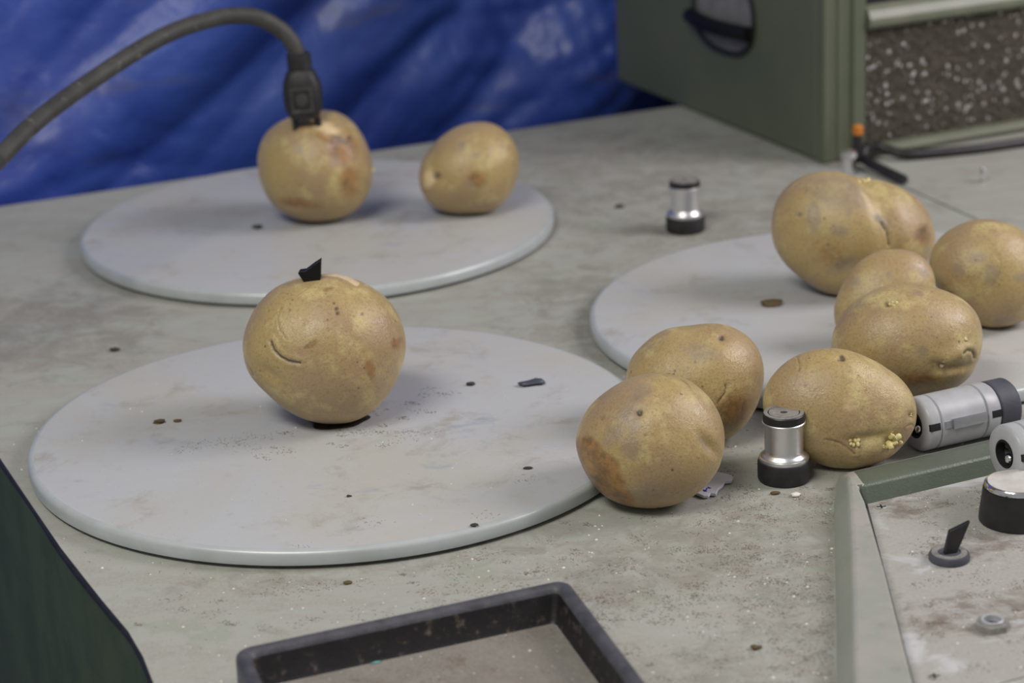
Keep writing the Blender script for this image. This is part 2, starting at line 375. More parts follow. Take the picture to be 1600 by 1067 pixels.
# ---------------------------------------------------------------- potatoes
BASIS = np.array([[0.99902, -0.01452, -0.04173], [0.04419, 0.32826, 0.94355], [-0.0, -0.94448, 0.32858]])          # how the potatoes' outlines lean: right, up, towards the viewer's side
POT = {
    'A': dict(loc=(-0.1188, 1.4373, 0.0434), surf=0.009, depth=34.4, sub=5,
        rad=[35.9, 35.5, 35.1, 35.1, 35.1, 35.0, 34.8, 34.6, 34.5, 34.4, 34.6, 35.1, 35.9, 36.6, 36.9, 36.9, 36.4, 35.9, 35.4, 35.0, 34.7, 34.6, 34.9, 35.3, 35.7, 35.6, 35.1, 34.6, 34.2, 34.2, 34.6, 35.6, 36.6, 37.0, 36.9, 36.5],
        feats=[('patch', 'B', 5.58, 22.74, 6.88, 3.64, -20), ('patch', 'B', 10.44, 19.5, 5.67, 3.64, -10), ('patch', 'R', 12.06, 14.24, 8.91, 3.24, -20, 1.2), ('patch', 'A', 13.68, 15.45, 5.67, 1.42, -20, 0.7), ('patch', 'R', 18.54, 8.16, 8.1, 10.53, -10, 0.9), ('dent', 15.7, 4.92, 5.67, 8.91, 10, 2.0), ('patch', 'G', 15.3, 1.69, 4.05, 4.86, 0), ('patch', 'R', 20.56, 11.4, 5.67, 8.91, -10), ('patch', 'R', 21.78, -10.06, 6.48, 10.53, 0), ('patch', 'G', -7.38, 8.16, 2.43, 4.05, 0), ('patch', 'R', -9.81, -23.42, 13.77, 3.24, -8), ('crack', [(16.92, 13.02), (20.56, 13.83), (22.18, 17.07)], 1.62, 0.6)],
        sprouts=[(36.36, -1.96, 2.83, 'small', 2)]),
    'B': dict(loc=(-0.0218, 1.4398, 0.0376), surf=0.009, depth=28.9, sub=5,
        rad=[30.6, 31.7, 32.4, 33.0, 33.3, 32.9, 31.5, 30.3, 29.2, 28.4, 28.3, 28.8, 29.1, 29.1, 28.9, 28.8, 28.9, 29.0, 29.6, 30.5, 31.2, 31.8, 32.3, 32.6, 32.5, 31.9, 30.8, 29.8, 28.9, 28.1, 27.5, 27.1, 27.2, 27.7, 28.3, 29.4],
        feats=[('spot', -19.98, -6.07, 2.44, 0.8), ('dent', -19.57, -6.07, 4.06, 4.06, 0, 1.5), ('patch', 'B', -24.45, -7.29, 3.25, 5.69, 0), ('patch', 'G', -4.55, 12.2, 3.25, 4.06, 0), ('patch', 'G', 4.39, 6.11, 3.25, 2.44, 0), ('patch', 'R', 5.61, -8.11, 6.5, 4.87, -30), ('patch', 'G', 1.95, -11.35, 4.06, 2.44, 0)],
        sprouts=[]),
    'C': dict(loc=(-0.0923, 1.0794, 0.0466), surf=0.009, depth=36.3, sub=6,
        rad=[40.2, 39.5, 38.7, 37.5, 36.3, 36.0, 36.2, 36.6, 37.0, 37.5, 38.1, 38.9, 39.3, 39.4, 38.9, 38.6, 38.4, 38.7, 39.1, 39.1, 39.1, 38.9, 38.4, 37.7, 37.2, 36.9, 36.8, 36.5, 36.4, 36.9, 37.8, 38.7, 39.3, 39.8, 40.0, 40.3],
        feats=[('crack', [(-22.35, 2.79), (-20.79, -1.27), (-17.67, -4.4), (-13.61, -6.58), (-8.3, -7.52)], 1.0, 1.0), ('crack', [(-17.98, 19.96), (-19.54, 14.65), (-18.29, 8.41), (-15.17, 4.35)], 0.5, 0.25), ('patch', 'R', -2.36, 1.54, 4.37, 1.56, 25), ('patch', 'R', 25.12, -10.64, 2.19, 5.62, 8), ('patch', 'R', 36.05, 1.85, 2.5, 3.12, 0), ('spot', 8.88, 18.4, 1.25, 0.8), ('spot', 9.5, 16.21, 1.25, 0.8), ('spot', 7.63, 20.9, 0.94, 0.7), ('spot', 20.74, 15.9, 0.94, 0.7), ('spot', -6.74, 10.91, 1.25, 0.4), ('spot', 5.44, 8.1, 0.94, 0.4), ('patch', 'R', 4.82, 28.08, 2.5, 1.25, 10), ('spot', 3.26, 26.21, 1.25, 0.4), ('spot', 17.0, 14.65, 0.94, 0.4), ('dent', -23.91, -12.83, 8.12, 3.75, -35, 1.6), ('bump', -31.09, -5.64, 5.62, 8.12, -20, 1.0), ('crack', [(-35.78, -7.21), (-33.9, -10.02), (-32.65, -13.14)], 1.25, 0.5), ('line', 'B', [(1.07, 35.89), (7.94, 35.58), (13.56, 33.08), (17.31, 30.58)], 1.25), ('dent', -10.8, 13.09, 9.37, 12.49, 0, 0.8)],
        sprouts=[]),
    'D': dict(loc=(0.0601, 0.9796, 0.0307), surf=0, depth=30.3, sub=6,
        rad=[33.8, 33.4, 32.8, 32.4, 32.2, 32.1, 31.7, 31.3, 30.9, 30.8, 30.8, 31.0, 31.1, 31.3, 31.6, 31.9, 32.3, 32.5, 32.6, 32.8, 32.9, 32.8, 32.7, 32.4, 32.1, 31.7, 31.2, 30.9, 30.6, 30.4, 30.4, 30.6, 31.2, 31.9, 32.5, 33.2],
        feats=[('patch', 'R', -28.13, -5.7, 4.61, 6.91, 20, 1.7), ('patch', 'R', -23.24, -12.33, 6.33, 6.91, 20, 1.7), ('patch', 'R', -20.36, -18.09, 5.76, 6.91, 30, 1.7), ('patch', 'R', -15.46, -25.0, 6.33, 4.32, -30, 1.7), ('patch', 'R', -26.12, -17.22, 4.03, 5.76, 30, 1.7), ('patch', 'A', -20.93, -12.9, 2.88, 2.59, 0, 0.5), ('patch', 'A', -12.58, -27.3, 2.59, 1.73, -30, 0.5), ('patch', 'A', -24.68, -17.22, 2.02, 3.46, 30, 0.5), ('patch', 'G', -5.96, 22.23, 6.33, 3.46, 40), ('patch', 'G', -11.72, 13.01, 6.33, 4.61, 45), ('patch', 'G', -17.48, 3.8, 7.49, 4.03, 50), ('patch', 'G', -10.28, -1.39, 4.61, 6.33, 0), ('patch', 'G', -8.84, 8.69, 3.46, 5.76, 0), ('patch', 'G', -2.22, -21.54, 9.79, 5.18, 0), ('spot', -6.25, 13.88, 1.44, 0.9), ('dent', -6.25, 13.88, 2.59, 2.59, 0, 1.0), ('spot', -3.66, 3.8, 1.15, 0.4), ('spot', 8.43, -11.75, 0.72, 0.8), ('dent', 25.14, -0.81, 6.91, 2.59, -55, 2.2), ('patch', 'G', 23.7, -0.81, 5.76, 2.02, -55), ('crack', [(13.62, 27.98), (15.63, 26.54), (17.36, 24.82)], 0.72, 0.4), ('spot', -22.66, 11.28, 1.44, 0.4)],  # the grey patch along the right-hand dent is its shading, painted on
        sprouts=[(-5.96, 13.01, 1.15, 'grey', 3)]),
    'E': dict(loc=(0.0871, 1.0550, 0.0293), surf=0, depth=29.1, sub=5,
        rad=[33.8, 33.5, 33.2, 32.5, 31.4, 30.4, 29.6, 29.0, 29.1, 29.2, 29.6, 30.1, 30.6, 30.9, 31.0, 31.0, 31.3, 31.8, 32.4, 33.0, 33.3, 33.4, 32.9, 32.1, 31.1, 29.7, 28.5, 27.6, 27.5, 28.2, 29.1, 29.9, 30.7, 31.8, 33.1, 33.7],
        feats=[('spot', 11.6, 21.01, 1.54, 0.95), ('dent', 11.6, 21.01, 3.08, 2.15, 0, 1.2), ('crack', [(12.52, -0.82), (12.21, -4.51), (10.67, -7.59), (8.83, -10.05)], 0.8, 0.8), ('spot', -3.78, 9.94, 1.85, 0.3), ('patch', 'G', 1.14, 13.94, 9.23, 5.54, -10), ('patch', 'R', 16.52, -13.74, 9.23, 8.0, 0), ('dent', -1.93, 23.16, 9.23, 4.31, 0, 0.8)],
        sprouts=[]),
    'F': dict(loc=(0.1514, 1.0162, 0.0272), surf=0, depth=19.4, sub=6,
        rad=[35.6, 34.1, 32.0, 30.2, 29.0, 28.0, 27.5, 27.3, 27.4, 27.6, 28.2, 29.0, 30.0, 31.1, 32.3, 33.7, 35.2, 35.9, 35.6, 34.5, 32.7, 30.8, 28.9, 27.8, 27.0, 26.7, 26.9, 27.3, 27.9, 28.8, 29.9, 31.3, 32.8, 34.2, 35.5, 36.1],
        feats=[('spot', -0.78, 23.05, 1.49, 0.9), ('spot', -2.56, 22.46, 1.19, 0.6), ('dent', -1.37, 22.76, 4.17, 1.79, 0, 1.0), ('crack', [(-20.43, 23.35), (-19.83, 20.08), (-20.43, 17.1)], 0.6, 0.3), ('crack', [(-8.82, -13.57), (-4.05, -14.76), (0.11, -16.84), (4.28, -19.82)], 0.65, 0.5), ('dent', 11.43, -13.27, 13.1, 2.98, 6, 2.0), ('bump', 10.83, -19.82, 14.89, 3.57, 0, 1.0), ('spot', 31.97, -3.15, 1.49, 0.6), ('dent', 31.67, -3.15, 2.38, 2.38, 0, 1.0), ('crack', [(29.59, -7.91), (31.97, -7.31), (33.76, -8.5)], 0.6, 0.4), ('spot', -18.05, 10.25, 0.89, 0.4), ('spot', 23.63, 8.17, 1.19, 0.3), ('patch', 'B', 1.31, 2.81, 5.95, 4.76, 0, 0.4), ('dent', 4.28, -16.25, 2.98, 2.98, 0, 1.5), ('dent', 22.15, -15.65, 4.17, 2.98, 0, 1.5)],
        sprouts=[(4.28, -13.86, 2.08, '', 4), (3.69, -16.54, 2.38, '', 6), (22.74, -14.46, 3.57, '', 9), (18.57, -17.73, 1.79, '', 5), (21.85, -10.59, 1.19, '', 3), (31.67, -3.15, 1.19, '', 3)]),
    'G': dict(loc=(0.1942, 1.0808, 0.0362), surf=0.009, depth=27.5, sub=6,
        rad=[35.8, 36.3, 36.1, 34.5, 32.7, 30.8, 29.0, 28.0, 27.6, 27.2, 27.2, 28.2, 29.5, 31.0, 32.8, 34.2, 34.8, 35.4, 35.9, 35.9, 35.4, 33.9, 32.0, 30.1, 28.7, 28.0, 27.6, 27.8, 28.3, 29.0, 29.9, 30.8, 31.9, 33.0, 34.1, 35.0],
        feats=[('spot', -13.43, 17.04, 1.88, 0.7), ('dent', -11.55, 17.04, 3.76, 2.2, 0, 1.2), ('crack', [(21.38, -5.85), (23.26, -4.59), (26.08, -4.91), (28.28, -6.79), (28.91, -8.36)], 1.07, 0.9), ('dent', 16.99, -13.37, 10.66, 2.51, 6, 2.2), ('dent', 7.9, -11.18, 3.76, 2.82, 0, 1.2), ('spot', 10.09, -10.87, 1.88, 0.45), ('patch', 'G', 1.62, -5.22, 3.14, 2.51, 0), ('bump', 18.87, -6.48, 10.66, 3.76, 20, 1.4), ('patch', 'R', 0.06, -18.39, 12.54, 3.76, 0), ('patch', 'G', 1.62, 22.37, 2.51, 1.25, 0)],
        sprouts=[(-10.92, 17.36, 1.88, '', 5), (24.52, 0.74, 1.57, '', 3), (12.29, -10.87, 1.88, 'grey', 4)]),
    'H': dict(loc=(0.1943, 1.1517, 0.0340), surf=0.009, depth=15.9, sub=5,
        rad=[25.7, 26.9, 28.0, 28.9, 29.2, 29.2, 28.4, 27.4, 26.5, 25.7, 25.4, 25.2, 24.9, 24.7, 24.7, 24.7, 24.7, 25.0, 25.7, 26.5, 27.5, 28.5, 28.9, 28.7, 28.0, 27.0, 26.1, 25.5, 24.9, 24.6, 24.3, 24.1, 24.0, 24.0, 24.1, 24.6],
        feats=[('patch', 'G', 0.11, 12.51, 1.33, 2.32, 0), ('patch', 'G', -16.82, 9.19, 2.66, 3.32, 0), ('patch', 'G', 18.05, 13.51, 3.32, 2.66, 0)],
        sprouts=[]),
    'I': dict(loc=(0.1899, 1.2464, 0.0440), surf=0.009, depth=30.3, sub=6,
        rad=[44.4, 43.6, 42.1, 40.3, 38.5, 37.6, 37.2, 36.9, 36.3, 35.5, 35.1, 35.8, 36.8, 38.1, 40.8, 43.8, 46.4, 47.7, 46.9, 45.4, 43.5, 40.9, 38.2, 35.9, 34.3, 33.2, 32.9, 33.8, 35.1, 36.9, 39.1, 41.4, 43.2, 44.5, 45.2, 44.9],
        feats=[('groove', [(4.7, 34.33), (11.1, 20.81), (16.08, 4.81), (18.92, -14.75)], 7.11, 2.6), ('patch', 'A', 12.52, 5.16, 3.56, 2.85, -20), ('patch', 'G', 16.08, 2.32, 3.2, 3.56, 0), ('crack', [(13.94, 2.32), (17.14, -2.31), (18.21, -9.06)], 1.07, 0.8), ('patch', 'G', -9.53, 20.1, 16.36, 9.25, -15, 1.1), ('patch', 'G', -23.04, 6.59, 3.2, 7.82, 0, 1.1), ('patch', 'G', -4.19, 9.43, 2.85, 3.56, 0), ('patch', 'G', -30.87, 8.36, 2.13, 1.78, 0), ('patch', 'A', 37.06, -1.24, 2.85, 4.98, -30, 0.55), ('patch', 'R', 35.99, -3.37, 5.69, 6.4, 0), ('patch', 'G', -5.97, -20.44, 8.54, 4.98, 20), ('dent', -5.26, -21.15, 8.54, 4.98, 20, 2.0), ('patch', 'B', 6.48, 16.54, 2.85, 10.67, 25, 0.45), ('spot', -30.51, 7.65, 1.42, 0.6), ('patch', 'G', -9.53, -1.59, 4.98, 3.56, 0), ('spot', 27.46, -6.57, 1.42, 0.3), ('patch', 'R', -14.86, -14.75, 10.67, 7.82, 0, 0.5)],  # the grey patch over the lower dent paints in its shading
        sprouts=[(7.19, 25.79, 3.2, '', 4)]),
    'J': dict(loc=(0.2541, 1.1789, 0.0373), surf=0.009, depth=24.3, sub=5,
        rad=[30.4, 29.1, 27.1, 25.0, 24.3, 24.3, 24.8, 26.4, 27.7, 28.5, 29.0, 29.5, 30.1, 30.4, 30.6, 30.6, 30.1, 29.6, 29.1, 28.6, 28.2, 27.8, 27.6, 27.4, 27.0, 26.6, 26.5, 27.0, 27.6, 28.2, 28.8, 29.6, 30.7, 31.4, 31.7, 31.4],
        feats=[('crack', [(-1.96, 7.96), (0.75, 4.23), (0.07, -1.53), (-3.66, -7.62)], 0.85, 0.3), ('patch', 'G', -10.44, 5.93, 4.74, 2.71, 0), ('patch', 'G', -4.0, -2.2, 4.07, 5.42, 0), ('patch', 'G', 10.91, -3.56, 4.07, 2.71, 0), ('patch', 'G', 4.81, -25.24, 5.42, 2.03, 0), ('patch', 'G', -18.91, 0.17, 3.39, 3.39, 0), ('spot', -21.28, -11.69, 1.36, 0.8)],
        sprouts=[]),
}
LAB = dict(
    A='potato with a torn patch and a black plug stuck in its top',
    B='smooth potato alone at the right of the back plate',
    C='large potato with a black shard on top, in the middle of the front plate',
    D='potato with a brown rotten patch leaning by the front plate rim',
    E='smooth potato directly behind the one with the brown rotten patch',
    F='oval potato with two yellow sprouts beside the standing metal roller',
    G='potato with a creased dimple and sprouting top, behind the grey cylinder',
    H='small plain potato half hidden between the big knobbly one and its neighbours',
    I='largest knobbly two-lobed potato with grey scabs on the right plate',
    J='potato on the right plate cut off by the picture edge')
def segdist(u, v, pts):
    d = np.full(u.shape, 1e9)
    for (a, b), (c, e) in zip(pts[:-1], pts[1:]):
        L2 = (c-a)**2 + (e-b)**2 + 1e-9; k = np.clip(((u-a)*(c-a) + (v-b)*(e-b))/L2, 0, 1)
        d = np.minimum(d, np.hypot(u - a - k*(c-a), v - b - k*(e-b)))
    return d
def build_potato(key, P):
    n, faces = ico(P['sub']); rad = np.array(P['rad']); N = len(rad)
    th = np.arctan2(n[:, 1], n[:, 0]); x = (th + math.pi)/(2*math.pi)*N; i0 = np.floor(x).astype(int); f = x - i0
    g = lambda k: rad[(i0 + k) % N]
    Rr = .5*(2*g(0) + (g(1)-g(-1))*f + (2*g(-1)-5*g(0)+4*g(1)-g(2))*f*f + (3*g(0)-g(-1)-3*g(1)+g(2))*f**3)
    L = np.stack([Rr*n[:, 0], Rr*n[:, 1], P['depth']*n[:, 2]], 1)
    rs = np.random.RandomState(sum(map(ord, key))*7); dz = np.zeros(len(n))
    for k in range(22):                                  # lumps
        w = rs.normal(size=3); w *= rs.uniform(1.2, 4.5)/np.linalg.norm(w)
        dz += .016*rad.mean()/np.linalg.norm(w)*np.sin(L @ w/rad.mean() + rs.uniform(0, 6.3))
    mk_ = np.zeros((len(n), 4)); u, v = L[:, 0], L[:, 1]; front = np.clip(n[:, 2]*6 + .8, 0, 1)
    for ft in P['feats']:
        k = ft[0]
        if k in ('patch', 'dent', 'bump'):
            o = 1 if k == 'patch' else 0
            cx, cy, rx, ry, an = ft[1+o:6+o]; wt = ft[7] if k == 'patch' and len(ft) > 7 else .8; ca, sa = math.cos(R(an)), math.sin(R(an))
            q = np.hypot(((u-cx)*ca + (v-cy)*sa)/rx, (-(u-cx)*sa + (v-cy)*ca)/ry)
            if k == 'patch':
                c = 'RGBA'.index(ft[1]); mk_[:, c] = np.maximum(mk_[:, c], front*wt*np.clip(1.25 - q*.75, 0, 1))
            else: dz += front*(-1 if k == 'dent' else 1)*ft[6]*np.exp(-q*q*1.3)
        elif k == 'spot':
            q = np.hypot(u-ft[1], v-ft[2])/ft[3]; mk_[:, 3] = np.maximum(mk_[:, 3], front*ft[4]*np.clip(1.5 - q, 0, 1)); dz -= front*.35*np.exp(-q*q*1.5)*ft[4]
        elif k in ('crack', 'groove'):
            q = segdist(u, v, ft[1])/ft[2]
            if k == 'crack':
                mk_[:, 3] = np.maximum(mk_[:, 3], front*min(1, ft[3]*.75 + .2)*np.clip(1.35 - q*1.3, 0, 1)); dz -= front*ft[3]*.8*np.exp(-q*q*2)
                dz += front*.25*ft[3]*np.exp(-(q-2)**2)
            else: dz -= front*ft[3]*np.exp(-q*q*1.5)
        elif k == 'line':
            q = segdist(u, v, ft[2])/ft[3]; c = 'RGBA'.index(ft[1]); mk_[:, c] = np.maximum(mk_[:, c], front*np.clip(1.4 - q, 0, 1)); dz += front*.3*np.exp(-q*q)
    L = L + n*dz[:, None]
    Wd = (L @ BASIS)*.001
    loc = Vector(P['loc']); lo = Wd[:, 2].min()
    loc.z = P['surf'] - lo
    Wd[:, 2] = np.maximum(Wd[:, 2], lo + .0006); loc.z -= .0006; 
    e = empty('potato', loc, LAB[key], 'potato', 'raw potatoes on the table')
    me = bpy.data.meshes.new('tuber'); me.from_pydata(Wd.tolist(), [], faces)
    me.polygons.foreach_set('use_smooth', [True]*len(faces))
    a = me.attributes.new('marks', 'FLOAT_COLOR', 'POINT'); a.data.foreach_set('color', mk_.ravel())
    me.materials.append(M['skin'])
    o = bpy.data.objects.new('tuber', me); C.objects.link(o); o.parent = e
    # sprouts
    tip = None
    for (su, sv, sr, kind, cnt) in P['sprouts']:
        j = np.argmin((L[:, 0]-su)**2 + (L[:, 1]-sv)**2 + (n[:, 2] < -.15)*1e4)
        c = Wd[j]; nn = n[j] @ BASIS; ds = []
        for q in range(cnt):
            off = rs.normal(size=3); off -= nn*(off @ nn); off *= sr*.0009*(0 if q == 0 and cnt > 1 else 1)/max(1, np.linalg.norm(off))
            d = nn + rs.normal(size=3)*.55; d /= np.linalg.norm(d); ln = sr*.001*rs.uniform(.6, 1.15); r = sr*.001*rs.uniform(.32, .52)
            p0 = c + off - nn*.0008
            ds.append(tube([p0, p0 + d*ln*.5 + nn*.0003, p0 + d*ln, p0 + d*ln*1.15], [r*.8, r, r*.75, r*.15], 8))
        mk('sprout', *join(*ds), M['sproutgrey' if kind == 'grey' else 'sprout'], o, angle=80)
    return e, Wd, loc
PO = {k: build_potato(k, p) for k, p in POT.items()}

# ---------------------------------------------------------------- guide rollers
def roller(loc, label, rot=(0, 0, 0)):
    e = empty('guide_roller', loc, label, 'roller', 'standing metal rollers', rot)
    mk('base_ring', *lathe([(.0108, 0), (.0118, .0004), (.0122, .0014), (.0122, .0088), (.0119, .0098), (.0112, .0102), (.0, .0102)]), M['blackdusty'], e)
    mk('spool', *lathe([(.0114, .0100), (.0116, .0108), (.0114, .0116), (.0107, .0118), (.0105, .0124), (.0097, .0130), (.0091, .0138), (.0089, .0150), (.0089, .0270), (.0091, .0277), (.0099, .0281), (.0100, .0287), (.0097, .0290), (0, .0290)]), M['alu'], e)
    c = mk('cap', *lathe([(.0092, .0288), (.0096, .0290), (.0096, .0324), (.0093, .0328), (.0, .0328)]), M['black'], e)
    mk('cap_plate', *lathe([(.0092, .0327), (.0092, .0331), (.0075, .0331), (.0074, .0327), (.0070, .0327), (.0069, .0331), (.0018, .0331), (.0014, .0322), (0, .0322)]), M['captop'], c)
    mk('centre_screw', *lathe([(.0013, .0322), (.0013, .0329), (.0006, .0330), (0, .0326)], 16), M['dark'], c)
    return e
roller((0.1228, 0.9992, -0.0000), 'metal roller standing upright beside the potato with two yellow sprouts')
roller((0.1116, 1.4058, 0.0000), 'small metal roller standing alone near the back of the table')

def cylinder(center, label):
    """grey cylinder lying on its side, axis along the table front"""
    e = empty('lying_cylinder', center, label, 'cylinder', 'grey cylinders lying on their sides', (0, 0, TA))
    r = .0131
    def ax(prof, seg=56): v, f = lathe(prof, seg); return [(p[2], p[0], p[1]) for p in v], f
    # body with two grooves, hollow at the near end
    x0, x1 = -.0225, .0185
    mk('barrel', *ax([(0, x0+.004), (.0062, x0+.004), (.0066, x0), (r-.002, x0), (r-.0006, x0+.0008), (r, x0+.002), (r, x0+.0064), (r-.0007, x0+.0067), (r-.0007, x0+.0075), (r, x0+.0078),
                       (r, x1-.0088), (r-.0007, x1-.0085), (r-.0007, x1-.0077), (r, x1-.0074), (r, x1-.0012), (r-.0008, x1), (0, x1)]), M['alumat'], e)
    v, f = ax([(r-.0016, x1), (r-.0004, x1+.0004)] + [(r, x1+.0010 + .0095*k) for k in (0, 1)] + [(r-.0012, x1+.0120), (0, x1+.0120)], 72)
    v = [(p[0], p[1]*(1 - .010*(i % 2)), p[2]*(1 - .010*(i % 2))) for i, p in enumerate(v)]
    mk('end_cap', v, f, M['knurl'], e, angle=20)
    mk('end_bore', *ax([(.0062, x0+.0045), (.0061, x0-.0003), (.0056, x0-.0003), (.0054, x0+.0040), (0, x0+.0040)], 32), M['shadow'], e)
    sph = []
    for k in range(9):
        a = math.pi*k/8 - math.pi/2; sph.append((.0028*math.cos(a) + 1e-7, x0 + .0030 + .0028*math.sin(a)))
    v, f = ax(sph, 20); mk('ball_stop', [(p[0], p[1]-.0008, p[2]-.0026) for p in v], f, M['chrome'], e)
    # slot with a spring clip along the side
    ang = R(170)
    def side(y0, y1, a0, a1, rr0, rr1, n=5):
        V, F = [], []
        for i in range(n):
            a = a0 + (a1-a0)*i/(n-1)
            for (yy, rr) in ((y0, rr0), (y1, rr0), (y1, rr1), (y0, rr1)): V.append((yy, rr*math.cos(a), rr*math.sin(a)))
        for i in range(n-1):
            for k in range(4): F.append((i*4+k, i*4+(k+1) % 4, (i+1)*4+(k+1) % 4, (i+1)*4+k))
        F += [(0, 1, 2, 3), tuple((n-1)*4+k for k in (3, 2, 1, 0))]; return V, F
    mk('slot', *side(x0+.0004, x0+.0060, ang-.13, ang+.13, r-.002, r+.0001), M['shadow'], e)
    mk('slot', *side(x1-.0058, x1-.0005, ang-.13, ang+.13, r-.002, r+.0001), M['shadow'], e)
    mk('spring_clip', *join(side(x0+.0085, x0+.0125, ang-.12, ang+.12, r-.001, r+.0006), side(x0+.0125, x1-.0095, ang-.17, ang+.17, r-.001, r+.0014)), M['clipmetal'], e)
    return e
ca = Vector((0.2082, 1.0355, 0.0000)); ca.z = .0132
cylinder(ca, 'grey cylinder with dark rubber end lying beside the potato with two yellow sprouts')
cb = Vector((0.2152, 0.9580, 0.0240)) + E1*.0225; cb.z = .0245
cylinder(cb, 'grey cylinder seen end-on with hollow bore, on the console rim by the knob')

# ---------------------------------------------------------------- control console
con = empty('control_console', (.20, .90, 0), 'green framed control console with dusty panel, knob and switch at the right corner', 'console')
HZ = .0105; PZ = .0022
O_ = [(0.1476, 0.9971, 0.0000), (0.1410, 0.9657, 0.0000), (0.1311, 0.8933, 0.0000), (0.1179, 0.7972, 0.0000)]
K_ = [(0.1479, 0.9680, 0.0105), (0.1449, 0.9407, 0.0105), (0.1388, 0.8933, 0.0105), (0.1220, 0.7766, 0.0105)]
I_ = [(0.1512, 0.9632, 0.0105), (0.1516, 0.9457, 0.0105), (0.1487, 0.8782, 0.0105), (0.1428, 0.7746, 0.0105)]
def ext(p, q, k): p, q = Vector(p), Vector(q); return tuple(q + (q-p)*k)
for A_ in (O_, K_, I_): A_.append(ext(A_[2], A_[3], .75))
tO = Vector((0.1514, 1.0028, 0.0000)); tK = Vector((0.1526, 0.9757, 0.0105)); tI = Vector((0.1541, 0.9636, 0.0105))
def along(p, d): return tuple(Vector(p) + E1*d)
LX = .30
rows = []        # cross-sections: outer foot, outer top, crease, inner top, inner foot
for o, k, i in zip(O_, K_, I_):
    o, k, i = Vector(o), Vector(k), Vector(i)
    rows.append([o, o.lerp(k, .75) + Vector((0, 0, .0012)), k, i, Vector((i.x + .0008, i.y, PZ - .0018))])
rows = rows[::-1]
c = rows[-1]
cor = [Vector(tO) + Vector((-.0005, -.001, 0))]
far0 = [Vector(tO), Vector(tO).lerp(Vector(tK), .75) + Vector((0, 0, .0012)), Vector(tK), Vector(tI), Vector(tI) + Vector((.0015, -.0035, PZ - .0018 - HZ))]
far1 = [p + E1*LX for p in far0]
rows += [far0, far0 and [p + E1*.05 for p in far0], far1]
V = [p for r in rows for p in r]; F = []
for i in range(len(rows)-1):
    for k in range(4): F.append((i*5+k, i*5+k+1, (i+1)*5+k+1, (i+1)*5+k))
fr = mk('frame', V, F, M['frame'], con, world=True, angle=28)
fr.data.materials.append(M['frameside']); fr.data.materials.append(M['frameouter'])
for p in fr.data.polygons:
    seg_ = min(p.vertices)//5; k_ = min(v % 5 for v in p.vertices)
    if seg_ >= len(rows)-3 and k_ >= 1 or (k_ == 3 and seg_ >= len(rows)-4): p.material_index = 1
    elif k_ <= 1 and seg_ < len(rows)-4: p.material_index = 2
bv = fr.modifiers.new('edge', 'BEVEL'); bv.width = .0016; bv.segments = 3; bv.limit_method = 'ANGLE'; bv.angle_limit = R(22)
# the panel (two boards with a joint)
pa = Vector((0.1556, 0.9654, 0.0022)); pb = Vector((0.1459, 0.7903, 0.0022)); pdir = (pb - pa).normalized()
jt = Vector((0.1838, 0.7898, 0.0022))
jl = lineint(pa[:2], pdir[:2], jt[:2], E1[:2])
pn = Vector((0.1602, 0.9686, 0.0022))
p2 = tuple(Vector(pn) + E1*.26)
def xy(v): return (v[0], v[1])
panel_poly = [xy(pa), xy(pa + (pn-pa)*.25 + Vector((-.0002, .0006, 0))), xy(pn), xy(p2), xy(Vector((jl[0], jl[1], 0)) + E1*.26), jl]
mk('panel', *prism(panel_poly, .0004, PZ), M['panelmat'], con, world=True, smooth=False)
jl2 = Vector((jl[0], jl[1], 0)) + pdir*.0008
mk('panel', *prism([xy(jl2), xy(jl2 + E1*.26), xy(jl2 + E1*.26 - E2*.13), xy(jl2 + pdir*.14)], .0004, PZ), M['panelmat'], con, world=True, smooth=False)
def cross_screw(p, r=.0026):
    e = mk('panel_screw', *lathe([(r, -.0003), (r, .0002), (r*.8, .0005), (0, .0005)], 24), M['panelmat'], con, loc=Vector(p) - con.location)
    a = .0004; l = r*.8
    ds = [box(-l, l, -a, a, .0004, .00065), box(-a, a, -l, l, .0004, .0006)]
    mk('cross_slot', *join(*ds), M['shadow'], e)
cross_screw((0.1607, 0.9562, 0.0022)); cross_screw((0.1544, 0.7942, 0.0022))
# knob
kp = Vector((0.2165, 0.9365, 0.0022))
kn = bpy.data.objects.new('rotary_knob', None)
v, f = lathe([(.0152, 0), (.0163, .0006), (.0162, .0030), (.0147, .0158), (.0140, .0160), (0, .0160)], 96)
v = [(p[0]*(1 - .012*(i % 2)), p[1]*(1 - .012*(i % 2)), p[2]) if .0020 < p[2] < .0159 else p for i, p in enumerate(v)]
kn = mk('rotary_knob', v, f, M['black'], con, loc=kp - con.location, angle=25); kn['label'] = 'black rotary knob with a silver top'
mk('knob_cap', *lathe([(.0136, .0159), (.0144, .0163), (.0143, .0173), (.0136, .0182), (.0128, .0184)], 72, False), M['chrome'], kn)
mk('knob_face', *lathe([(.0130, .0182), (.0128, .01845), (0, .01855)], 64), M['knobtop'], kn)
